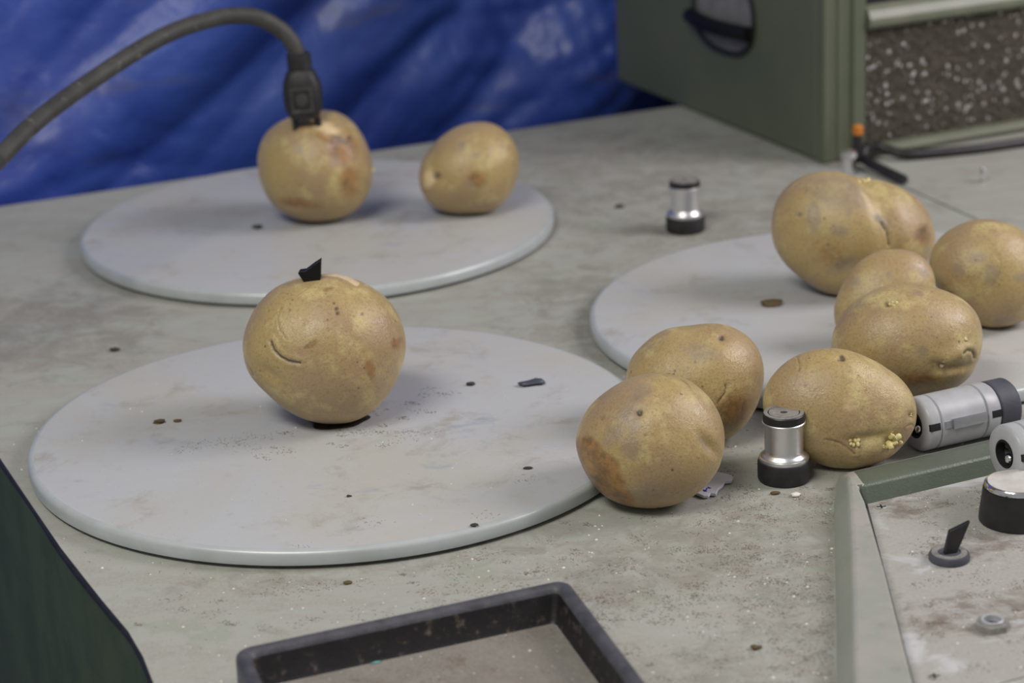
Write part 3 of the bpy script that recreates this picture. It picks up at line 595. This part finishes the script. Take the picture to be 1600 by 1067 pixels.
# toggle switch
tp = Vector((0.1799, 0.8987, 0.0022))
tg = mk('toggle_switch', *lathe([(.0083, 0), (.0086, .0004), (.0086, .0022), (.0081, .0032), (.0074, .0034), (0, .0034)], 48), M['knurl'], con, loc=tp - con.location)
lv = []
q0, q1 = Vector((-.0001, -.0006, .0024)), Vector((0.1814, 0.8850, 0.0214)) - tp
q1 = Vector((.0042, .0010, .0150))
for kk, (p, wd, th) in enumerate(((q0, .0027, .0014), (q0.lerp(q1, .5), .0036, .0013), (q1, .0043, .0011))):
    wv = Vector((.97, .25, .10)).normalized(); ax_ = (q1-q0).normalized(); tv = ax_.cross(wv).normalized()
    for a, b in ((-1, -1), (1, -1), (1, 1), (-1, 1)): lv.append(p + wv*wd*a + tv*th*b + (ax_*.0012*a if kk == 2 else Vector()))
lf = [(0, 1, 2, 3), (8, 9, 10, 11)] + [(r_*4+k, r_*4+(k+1) % 4, r_*4+4+(k+1) % 4, r_*4+4+k) for r_ in (0, 1) for k in range(4)]
mk('switch_lever', lv, lf, M['black'], tg, bevel=.0004)
mk('switch_dust_plate', *lathe([(.0076, .0032), (.0074, .0037), (.0050, .0037), (.0046, .0030), (0, .0030)], 40), M['captop'], tg)
# jack socket: hexagonal nut, threaded collar, dark hole
jp = Vector((0.1844, 0.8333, 0.0022))
hx = [(.0071*math.cos(R(60*k + 12)), .0071*math.sin(R(60*k + 12))) for k in range(6)]
def hexring(z, k=1.0):
    out = []
    for q in range(36):
        a = 10*q; d = .0071*k*math.cos(R(30))/math.cos(R((a - 12) % 60 - 30)); out.append((d*math.cos(R(a)), d*math.sin(R(a)), z))
    return out
def circ(z, r): return [(r*math.cos(R(10*q)), r*math.sin(R(10*q)), z) for q in range(36)]
def loft(rings):
    n = len(rings[0]); V = [p for r in rings for p in r]; F = []
    for i in range(len(rings)-1):
        for k in range(n): F.append((i*n+k, i*n+(k+1) % n, (i+1)*n+(k+1) % n, (i+1)*n+k))
    return V, F
v, f = loft([circ(0, .0045), hexring(0), hexring(.0025), hexring(.0029, .96), circ(.0030, .0046), circ(.0001, .0045)])
jk = mk('jack_socket', *lathe([(.0046, 0), (.0046, .0038), (.0041, .0042), (.0035, .0040), (.0033, .0022), (.0034, .0003)], 40, False), M['alumat'], con, loc=jp - con.location)
mk('hexagonal_nut', v, f, M['captop'], jk, angle=16)
mk('socket_hole', *lathe([(.0034, .0008), (.0034, .0010), (0, .0010)], 32), M['shadow'], jk)
mk('contact_ring', *lathe([(.0031, .0012), (.0033, .0017), (.0029, .0017), (.0028, .0012)], 32, False), M['chrome'], jk)

# ---------------------------------------------------------------- black tray
tray = empty('tray', (-.03, .79, 0), 'shallow black plastic tray with dusty floor at the front edge', 'tray')
T1 = Vector((-0.1131, 0.8165, 0.0165)); T2 = Vector((0.0181, 0.8677, 0.0165)); T3 = Vector((0.0446, 0.7724, 0.0165))
u1 = (T2 - T1).normalized(); u2 = (T3 - T2).normalized(); wT = (T2 - T1).length; dT = .17; hT = .0165
u2 = Vector((u2.x, u2.y, 0)).normalized(); u1 = Vector((u1.x, u1.y, 0)).normalized()
def rr(ins, z, rad, n=5):
    """rounded outline of the tray inset by ins"""
    cs = [(0, 0), (wT, 0), (wT, dT), (0, dT)]; pts = []
    for ci, (sx, sy) in enumerate(((1, 1), (-1, 1), (-1, -1), (1, -1))):
        cx, cy = cs[ci][0] + sx*(ins + rad), cs[ci][1] + sy*(ins + rad)
        for k in range(n):
            a = math.pi/2*k/(n-1); a0 = (math.pi, 1.5*math.pi, 0, .5*math.pi)[ci] + a
            x, y = cx + rad*math.cos(a0), cy + rad*math.sin(a0)
            p = T1 + u1*x + u2*y; pts.append((p.x, p.y, z))
    return pts
def loft(rings):
    n = len(rings[0]); V = [p for r in rings for p in r]; F = []
    for i in range(len(rings)-1):
        for k in range(n): F.append((i*n+k, i*n+(k+1) % n, (i+1)*n+(k+1) % n, (i+1)*n+k))
    return V, F
mk('rim', *loft([rr(-.0002, .0003, .007), rr(.0, hT-.0026, .0065), rr(.0006, hT-.0010, .006), rr(.0018, hT-.0002, .005), rr(.0030, hT, .004), rr(.0046, hT-.0004, .0035), rr(.0058, hT-.0016, .003), rr(.0062, hT-.003, .003)]), M['trayrim'], tray, world=True, angle=60)
mk('inner_wall', *loft([rr(.0062, hT-.003, .003), rr(.0078, .0030, .003), rr(.0086, .0016, .003)]), M['traywall'], tray, world=True, angle=60)
V, F = loft([rr(.0084, .0016, .003), rr(.0088, .0004, .003)]); n_ = len(V)//2; F += [tuple(range(n_)), tuple(range(n_, 2*n_))]
mk('tray_floor', V, F, M['traydust'], tray, world=True, smooth=False)

# ---------------------------------------------------------------- monitor cabinet
cp = Vector((0.2180, 1.5465, 0.0000))
cab = empty('monitor_cabinet', cp, 'olive green metal cabinet with recessed side handle and speaker grille at the back right', 'cabinet', None, (0, 0, TA))
CH, CDp, CW = .36, .308, .46
mk('housing', *box(0, CW, .010, CDp, .0008, CH), M['green'], cab, smooth=False, bevel=.002)
# front post with beads and grooves
pf = [(0, .010), (.0, .001), (.0012, 0), (.0052, 0), (.0062, .0022), (.0110, .0022), (.0122, .0004), (.0150, .0004), (.0165, .0035), (.0230, .0035), (.0245, .0008), (.0335, .0008), (.0345, .0022), (.0345, .010)]
mk('corner_post', *prism(pf, .0008, CH), M['green'], cab, angle=25)
mk('grille_cloth', *box(.0350, CW-.03, .0040, .0100, .0070, .0910), M['grille'], cab, smooth=False)
gr_ = np.random.RandomState(8); ds_ = []
for _ in range(340):
    bx_, bz_, br_ = gr_.uniform(.037, .30), gr_.uniform(.0095, .0885), gr_.uniform(.0006, .0016)
    v, f = ico(0); ds_.append((v*np.array([br_, br_*.6, br_*1.25]) + np.array([bx_, .0040, bz_]), f))
gb_ = mk('grille_glint', *join(*ds_), M['glint'], cab, angle=80); gb_['kind'] = 'stuff'  # pale beads added to stand in for sparkles of light on the grille
def barprof(z0, z1, y0):
    p = [(.0098, z0), (y0+.002, z0), (y0, z0+.0025), (y0, z0+(z1-z0)*.45), (y0+.0030, z0+(z1-z0)*.8), (.0060, z1), (.0098, z1)]; V, F = [], []
    n = len(p)
    for x in (.0350, CW-.002): V += [(x, a, b) for a, b in p]
    return V, [tuple(range(n)), tuple(range(n, 2*n))] + [(i, (i+1) % n, n+(i+1) % n, n+i) for i in range(n)]
mk('grille_rail', *barprof(.0008, .0086, -.004), M['bar'], cab, angle=20)
mk('grille_rail', *barprof(.0895, .1050, -.003), M['bar'], cab, angle=20)
mk('screen', *box(.0350, CW-.03, .0060, .0100, .1050, .33), M['screen'], cab, smooth=False)
# handle: stadium-shaped black rim, grey cup, black grip bar (on the left side face, x = 0)
def stad(cy, cz, hl, hr, n=14, pw=2.6):
    out = []
    for k in range(n*4):
        a = 2*math.pi*k/(n*4); c_, s_ = math.cos(a), math.sin(a)
        out.append((cy + hl*math.copysign(abs(c_)**(2/pw), c_), cz + hr*math.copysign(abs(s_)**(2/pw), s_)))
    return out
HY, HZc = .1345, .0830
def ring(x, a, b): return [(x, p[0], p[1]) for p in stad(HY, HZc, a, b)]
hd = mk('handle', *loft([ring(.002, .0450, .0300), ring(-.0022, .0445, .0295), ring(-.0028, .0430, .0280), ring(-.0012, .0405, .0255), ring(.004, .0400, .0250)]), M['black'], cab, angle=40)
V, F = loft([ring(-.0006, .0408, .0258), ring(-.0003, .034, .019), ring(-.0002, .02, .01)]); F.append(tuple(range(len(V)-56, len(V))))
mk('handle_cup', V, F, M['cup'], hd, angle=60)
gb = []
for k in range(13):
    t_ = k/12; gb.append((-.0045 - .006*math.sin(math.pi*t_), HY - .043 + .086*t_, HZc - .0080))
V, F = tube(gb, .0057, 14)
mk('grip_bar', V, F, M['jet'], hd, angle=60)

# ---------------------------------------------------------------- power lead stuck in the potato
pl = empty('power_lead', (-.1240, 1.42, .0705), 'thick grey rubber cable ending in a black plug stuck in a potato', 'cable')
cp_ = [(-.33, 1.16, .02), (-0.2824, 1.2000, 0.1001), (-0.2728, 1.2350, 0.1094), (-0.2579, 1.2750, 0.1199), (-0.2332, 1.3300, 0.1303), (-0.2008, 1.3750, 0.1427), (-0.1727, 1.4000, 0.1476), (-0.1507, 1.4120, 0.1462), (-0.1354, 1.4180, 0.1376), (-0.1266, 1.4200, 0.1268), (-0.1238, 1.4200, 0.1167)]
cp_[0] = (cp_[1][0] - .06, 1.13, cp_[1][2] - .075)
cp_ = [(-.62, 1.00, -.734), (-.52, 1.02, -.60), (-.45, 1.07, -.25), (cp_[0][0] - .04, 1.10, cp_[0][2] - .09)] + cp_
mk('cable', *tube(spline(cp_, 10), .0052, 20), M['rubber'], pl, world=True, angle=60)
pt = Vector((-0.1235, 1.4200, 0.1199)); pbm = Vector((-0.1221, 1.4200, 0.0795)); ax0 = (pbm - pt); LN = ax0.length; zx = ax0.normalized()
xx = (Vector((1, 0, 0)) - zx*zx.x).normalized(); yy = zx.cross(xx)
def plugring(d, hw, hd_, pw=3.2, n=28):
    out = []
    for k in range(n):
        a = 2*math.pi*k/n; c_, s_ = math.cos(a), math.sin(a)
        out.append(pt + zx*d + xx*hw*math.copysign(abs(c_)**(2/pw), c_) + yy*hd_*math.copysign(abs(s_)**(2/pw), s_))
    return out
pr = [plugring(-.001, .0062, .0062, 2), plugring(0, .0074, .0074, 2), plugring(.0085, .0076, .0074, 2), plugring(.0092, .0066, .0066, 2.2), plugring(.0110, .0088, .0080, 2.6), plugring(.018, .0114, .0094), plugring(.024, .0122, .0098), plugring(.034, .0116, .0098), plugring(LN-.003, .0100, .0090), plugring(LN-.0008, .0090, .0080)]
V, F = loft(pr); n_ = 28; F += [tuple(range(n_)), tuple(range(len(V)-n_, len(V)))]
pb_ = mk('plug_body', V, F, M['blackdusty'], pl, world=True, angle=40)
# emblem: square frame with a round boss on the front face
cf = pt + zx*.0270 + yy*0; fy = -1 if yy.y > 0 else 1
def onface(a, b, d): return cf + xx*a + zx*b + yy*fy*(.0094 + d)
sq = []
for (a, b) in ((-1, -1), (1, -1), (1, 1), (-1, 1)): sq.append((a*.0068, b*.0078))
V = []; F = []
for d, k in ((0, 1), (.0009, 1), (.0009, .78), (0, .78)): V += [onface(a*k, b*k, d) for a, b in sq]
for i in range(3):
    for k in range(4): F.append((i*4+k, i*4+(k+1) % 4, (i+1)*4+(k+1) % 4, (i+1)*4+k))
mk('emblem_frame', V, F, M['rubber'], pb_, world=True, smooth=False)
V = []
for d, r_ in ((0, .0040), (.0012, .0038), (.0013, .0)): V += [onface(r_*math.cos(2*math.pi*k/24), r_*math.sin(2*math.pi*k/24), d) for k in range(24)]
F = [(i*24+k, i*24+(k+1) % 24, (i+1)*24+(k+1) % 24, (i+1)*24+k) for i in (0, 1) for k in range(24)]
mk('emblem_boss', V, F, M['rubber'], pb_, world=True)
for a in (-.0058, .0070):
    q = pt + zx*(LN-.002) + xx*a
    mk('prong', *tube([q, q + zx*.006 + xx*a*.1, q + zx*.0105 + xx*a*.2], [.0021, .0021, .0016], 12), M['black'], pl, world=True)

# ---------------------------------------------------------------- black lead at the foot of the cabinet, chrome stud
ld = empty('signal_lead', (0.2438, 1.5353, 0.0000), 'black lead with an orange-tipped plug at the foot of the green cabinet', 'cable')
mk('lead_wire', *tube(spline([(0.2625, 1.4879, 0.0035), (0.2545, 1.5085, 0.0040), (0.2442, 1.5328, 0.0060), (0.2454, 1.5405, 0.0120), (0.2566, 1.5556, 0.0085), (0.2721, 1.5489, 0.0050), (0.2901, 1.5512, 0.0036), (0.3268, 1.5595, 0.0034), (0.3603, 1.5712, 0.0034), (0.4088, 1.5879, 0.0034)], 8), .0034, 12), M['black'], ld, world=True, angle=60)
b_ = Vector((0.2393, 1.5345, 0.0040))
bd_ = mk('plug_sleeve', *tube([b_ + Vector((0, 0, d)) for d in (0, .003, .010, .0195)], [.0030, .0036, .0036, .0030], 16), M['black'], ld, world=True)
mk('orange_tip', *tube([b_ + Vector((0, 0, d)) for d in (.0193, .0200, .0250, .0262)], [.0028, .0036, .0036, .0026], 16), M['orange'], ld, world=True)
st = empty('chrome_post', (0.2302, 1.5143, 0.0000), 'small chrome post just behind the largest knobbly potato', 'post')
mk('post_body', *lathe([(.0056, 0), (.0056, .002), (.0044, .003), (.0044, .013), (.0058, .014), (.0054, .0175), (.002, .0188), (0, .0188)], 28), M['chrome'], st)
pn_ = empty('chrome_pin', (0.3148, 1.4872, 0.0000), 'short chrome pin standing alone on the right table extension', 'pin')
mk('pin_body', *lathe([(.0026, 0), (.0026, .001), (.0017, .0015), (.0017, .0058), (.0024, .0064), (.0021, .0090), (0, .0096)], 20), M['chrome'], pn_)

# ---------------------------------------------------------------- bread clip under the potato with the rotten patch
def clip():
    px = [(0.0736, 0.9871, 0.0020), (0.0786, 0.9850, 0.0020), (0.0813, 0.9824, 0.0020), (0.0837, 0.9792, 0.0020), (0.0860, 0.9793, 0.0020), (0.0871, 0.9818, 0.0020), (0.0896, 0.9807, 0.0020), (0.0911, 0.9866, 0.0020), (0.0938, 0.9908, 0.0020), (0.0951, 0.9949, 0.0020), (0.0981, 0.9953, 0.0020), (0.0994, 0.9994, 0.0020), (0.0988, 1.0021, 0.0020), (0.0964, 1.0044, 0.0020), (0.0913, 1.0077, 0.0020), (0.0878, 1.0085, 0.0020), (0.0904, 1.0035, 0.0020), (0.0895, 1.0013, 0.0020), (0.0857, 0.9986, 0.0020), (0.0767, 0.9966, 0.0020)]
    c0 = sum((Vector(p) for p in px), Vector())/len(px)
    e = empty('bread_clip', (c0.x, c0.y, 0), 'white plastic bread clip with a blue printed mark under the rotten-patched potato', 'clip')
    mk('clip_tab', *prism(px, .0005, .0019), M['white'], e, world=True, smooth=False, bevel=.0003)
    st_ = [(0.0876, 0.9871, 0.0021), (0.0867, 0.9884, 0.0021), (0.0858, 0.9866, 0.0021), (0.0853, 0.9847, 0.0021), (0.0843, 0.9849, 0.0021)]
    st2 = [(0.0858, 0.9866, 0.0021), (0.0866, 0.9861, 0.0021), (0.0874, 0.9860, 0.0021)]
    d = [tube([(p[0], p[1], .0019) for p in s_], .0004, 6) for s_ in (st_, [(0.0843, 0.9856, 0.0021), (0.0848, 0.9838, 0.0021), (0.0857, 0.9840, 0.0021)])]
    mk('printed_mark', *join(*d), M['blue'], e, world=True)
clip()

# ---------------------------------------------------------------- shard in the front potato, juice under it
sh = empty('plastic_shard', (-0.0963, 1.0780, 0.0846), 'pointed black plastic shard stuck in the top of the front potato', 'shard')
yv = Vector((0, 1, -.12)).normalized()
def shard(pts, th): 
    V = [Vector(p) - yv*th for p in pts] + [Vector(p) + yv*th for p in pts]; n = len(pts)
    return V, [tuple(range(n)), tuple(range(n, 2*n))] + [(i, (i+1) % n, n+(i+1) % n, n+i) for i in range(n)]
mk('blade', *shard([(-0.1014, 1.0780, 0.0858), (-0.1004, 1.0780, 0.0867), (-0.0976, 1.0780, 0.0869), (-0.0938, 1.0780, 0.0896), (-0.0899, 1.0780, 0.0920), (-0.0903, 1.0780, 0.0882), (-0.0911, 1.0780, 0.0785), (-0.0976, 1.0780, 0.0788), (-0.1003, 1.0780, 0.0838)], .0035), M['jet'], sh, world=True, bevel=.0004)
def puddle():
    t = NT('dark_juice'); m = t.out(srgb(34, 28, 32), .06, 0, .7)
    c0 = Vector((-0.0882, 1.0704, 0.0090)); rs = random.Random(4); rings = []
    for k_, z in ((1.0, .0001), (.95, .0006), (.85, .0008), (.3, .0008)):
        rs = random.Random(4); r_ = []
        for k in range(40):
            a = 2*math.pi*k/40; q = (1 + .08*math.sin(3*a + 1) + .06*math.sin(5*a))*k_
            r_.append((c0.x + .0006 + .0148*q*math.cos(a), c0.y + .0120*q*math.sin(a) + .0062, .009 + z))
        rings.append(r_)
    V, F = loft(rings); F += [tuple(range(40)), tuple(range(120, 160))]
    o = mk('juice_puddle', V, F, m, angle=80); tag(o, 'dark wet puddle of juice under the front potato', 'puddle')
puddle()

# ---------------------------------------------------------------- crumbs one can count
def crumb(p, r, m, label, cat='crumb', group=None, sq=.5, seed=0, el=1.4, ang=0):
    rs = np.random.RandomState(seed); n, f = ico(1)
    k = 1 + .25*np.sin(n @ rs.normal(size=3)*2.2 + rs.uniform(0, 6)) + .12*np.sin(n @ rs.normal(size=3)*5)
    v = n*k[:, None]*np.array([r*el, r, r*sq]); ca, sa = math.cos(ang), math.sin(ang)
    v = np.stack([v[:, 0]*ca - v[:, 1]*sa, v[:, 0]*sa + v[:, 1]*ca, v[:, 2]], 1); z0 = v[:, 2].min()
    p = Vector(p); p.z -= z0 + .0001
    o = mk('crumb', v.tolist(), f, m, angle=80); o.location = p; tag(o, label, cat, group)
crumb((0.0097, 1.1150, 0.0090), .0032, M['slate'], 'larger dark flake on the front plate right of the potato', sq=.42, seed=3, el=1.9, ang=.2)
crumb((-0.0221, 1.1181, 0.0090), .0018, M['dark'], 'small dark crumb on the front plate left of the larger flake', seed=4)
crumb((-0.1762, 1.0838, 0.0090), .0018, M['brown'], 'brown seed-like crumb at the left of the front plate', seed=5, el=1.6)
crumb((-0.1674, 1.0849, 0.0090), .0014, M['brown'], 'tiny brown crumb just right of the seed-like crumb, front plate', seed=6, el=1.5)
crumb((-0.0769, 0.9794, 0.0090), .0009, M['dark'], 'tiny black crumb near the middle of the front plate', seed=7)
crumb((-0.0200, 0.9400, 0.0090), .0012, M['dark'], 'tiny black crumb at the near rim of the front plate', seed=8)
crumb((0.0048, 1.0034, 0.0090), .0011, M['dark'], 'tiny dark crumb on the front plate near its right rim', seed=9, el=1.8)
crumb((0.1434, 1.2246, 0.0090), .0038, M['brown'], 'brown chip lying on the right plate left of the potatoes', sq=.5, seed=10, el=1.6)
crumb((-0.1575, 1.4215, 0.0090), .0024, M['dark'], 'dark crumb on the back plate left of the plugged potato', seed=11)
crumb((0.0732, 1.4646, 0.0000), .0022, M['dark'], 'dark crumb on the table between back plate and far roller', seed=12)
crumb((-0.2199, 1.2230, 0.0000), .0021, M['dark'], 'dark crumb on the table between the front and back plates at left', seed=13)
crumb((0.0907, 0.8284, 0.0000), .0017, M['brown'], 'pinkish brown crumb on the table right of the black tray', seed=14)
crumb((-0.0743, 0.9058, 0.0000), .0012, M['brown'], 'brown crumb on the table just below the front plate rim', seed=15)
crumb((-0.0588, 0.8276, 0.0016), .0008, M['turquoise'], 'tiny turquoise chip on the black tray floor', seed=16, el=2.2, ang=.3)
crumb((0.1254, 0.9784, -0.0000), .0016, M['speck'], 'pale crumb at the foot of the front metal roller', seed=18)
crumb((0.1168, 0.9817, 0.0000), .0014, M['brown'], 'brownish crumb at the left foot of the front metal roller', seed=19)

# ---------------------------------------------------------------- loose dust: uncountable
def debris():
    rs = np.random.RandomState(5); SETS = {k: ([], [], []) for k in ('table', 'tray', 'console', 'plate')}
    def inside(x, y):
        for cx, cy in ((-.087, 1.071), (-.1198, 1.4344), (.1932, 1.2172)):
            if (x-cx)**2 + (y-cy)**2 < .1515**2: return False
        return True
    rv = Vector((T1.x, T1.y)); a1, a2 = Vector(u1[:2]), Vector(u2[:2])
    def intray(x, y):
        d = Vector((x, y)) - rv; den = a1.x*a2.y - a1.y*a2.x
        s_ = (d.x*a2.y - d.y*a2.x)/den; t_ = (a1.x*d.y - a1.y*d.x)/den
        if 0.0095 < s_ < wT - .0095 and .0095 < t_ < dT - .0095: return 1
        if -.001 < s_ < wT + .001 and -.001 < t_ < dT + .001: return 2
        return 0
    def incon(x, y):
        xl = .1473 + (y - .9987)*.147; top = .9987 + (x - .1473)*.44
        if x < xl - .0012 or y > top + .003: return 0
        if x > xl + .030 and y < top - .034: return 1
        return 2
    def edge_left(x, y):
        for (ax, ay), (bx, by) in zip(left_edge[:-1], left_edge[1:]):
            if by <= y <= ay: return x > ax + (bx-ax)*(y-ay)/(by-ay) + .004
        return False
    def put(x, y, kind, rnd):
        if not edge_left(x, y): return
        z = 0.0
        onp = not inside(x, y)
        if onp:
            if rnd[2] < .0 or math.hypot(x + .087, y - 1.071) > .147: return
            z = .009
        k = intray(x, y)
        if k == 2: return
        if k == 1: z = .0016
        c = incon(x, y)
        if c == 2: return
        if c == 1: z = PZ
        V, F, MI = SETS['plate' if onp else 'tray' if k == 1 else 'console' if c == 1 else 'table']
        n = len(V); a = rnd[0]*6.283
        if kind == 0:
            s_ = .00018 + .00038*rnd[1]**3; l, w, hh = s_*1.2, s_, s_*1.1
        else:
            l, w, hh = .00022 + .0010*rnd[1]**3, .00009 + .00007*rnd[2], .00018
        ca, sa = math.cos(a), math.sin(a)
        for px_, py_, pz_ in ((-l, -w, 0), (l, -w*.6, 0), (l*.8, w, 0), (-l*.9, w, 0), (0, 0, hh)):
            V.append((x + px_*ca - py_*sa, y + px_*sa + py_*ca, z + pz_))
        for q in ((0, 1, 4), (1, 2, 4), (2, 3, 4), (3, 0, 4)): F.append(tuple(n+i for i in q)); MI.append(kind)
    for _ in range(1300):
        x_, y_, q_ = rs.uniform(-.25, .30), rs.uniform(.74, 1.15), rs.rand(3)
        if inside(x_, y_) or q_[2] < .12: put(x_, y_, 0, q_)
    for _ in range(1800):
        x_, y_, q_ = rs.uniform(-.25, .30), rs.uniform(.74, 1.10), rs.rand(3)
        if inside(x_, y_): put(x_, y_, 1, q_)
    for cx, cy, sx, sy, ct in ((.105, .88, .012, .10, 2200), (.118, .80, .006, .06, 900), (.06, .905, .05, .03, 1500), (.02, .875, .05, .012, 1400), (-.03, .82, .05, .03, 1200), (.18, .88, .03, .05, 1500), (.13, .965, .03, .02, 800), (.05, .80, .02, .05, 1200), (-.06, .905, .06, .012, 600), (-.088, 1.054, .024, .009, 420), (-.055, 1.072, .014, .012, 200), (-.046, 1.105, .010, .006, 120), (-.135, 1.055, .022, .010, 160)):
        for _ in range(ct//22):                          # small fluffy clumps
            gx, gy, gs = rs.normal(cx, sx), rs.normal(cy, sy), rs.uniform(.0008, .0038)
            for _k in range(22): put(rs.normal(gx, gs*1.5), rs.normal(gy, gs), 1, rs.rand(3))
    for key, par in (('table', None), ('tray', tray), ('console', con), ('plate', front_plate)):
        V, F, MI = SETS[key]
        if par: V = [tuple(Vector(v) - par.location) for v in V]
        me = bpy.data.meshes.new('dust'); me.from_pydata(V, [], F); me.materials.append(M['speck']); me.materials.append(M['fibre'])
        me.polygons.foreach_set('material_index', MI)
        o = bpy.data.objects.new('dust', me); C.objects.link(o); o['kind'] = 'stuff'
        if par: o.parent = par
        else: tag(o, 'loose brown dust fibres and pale specks scattered over the table', 'dust')
debris()
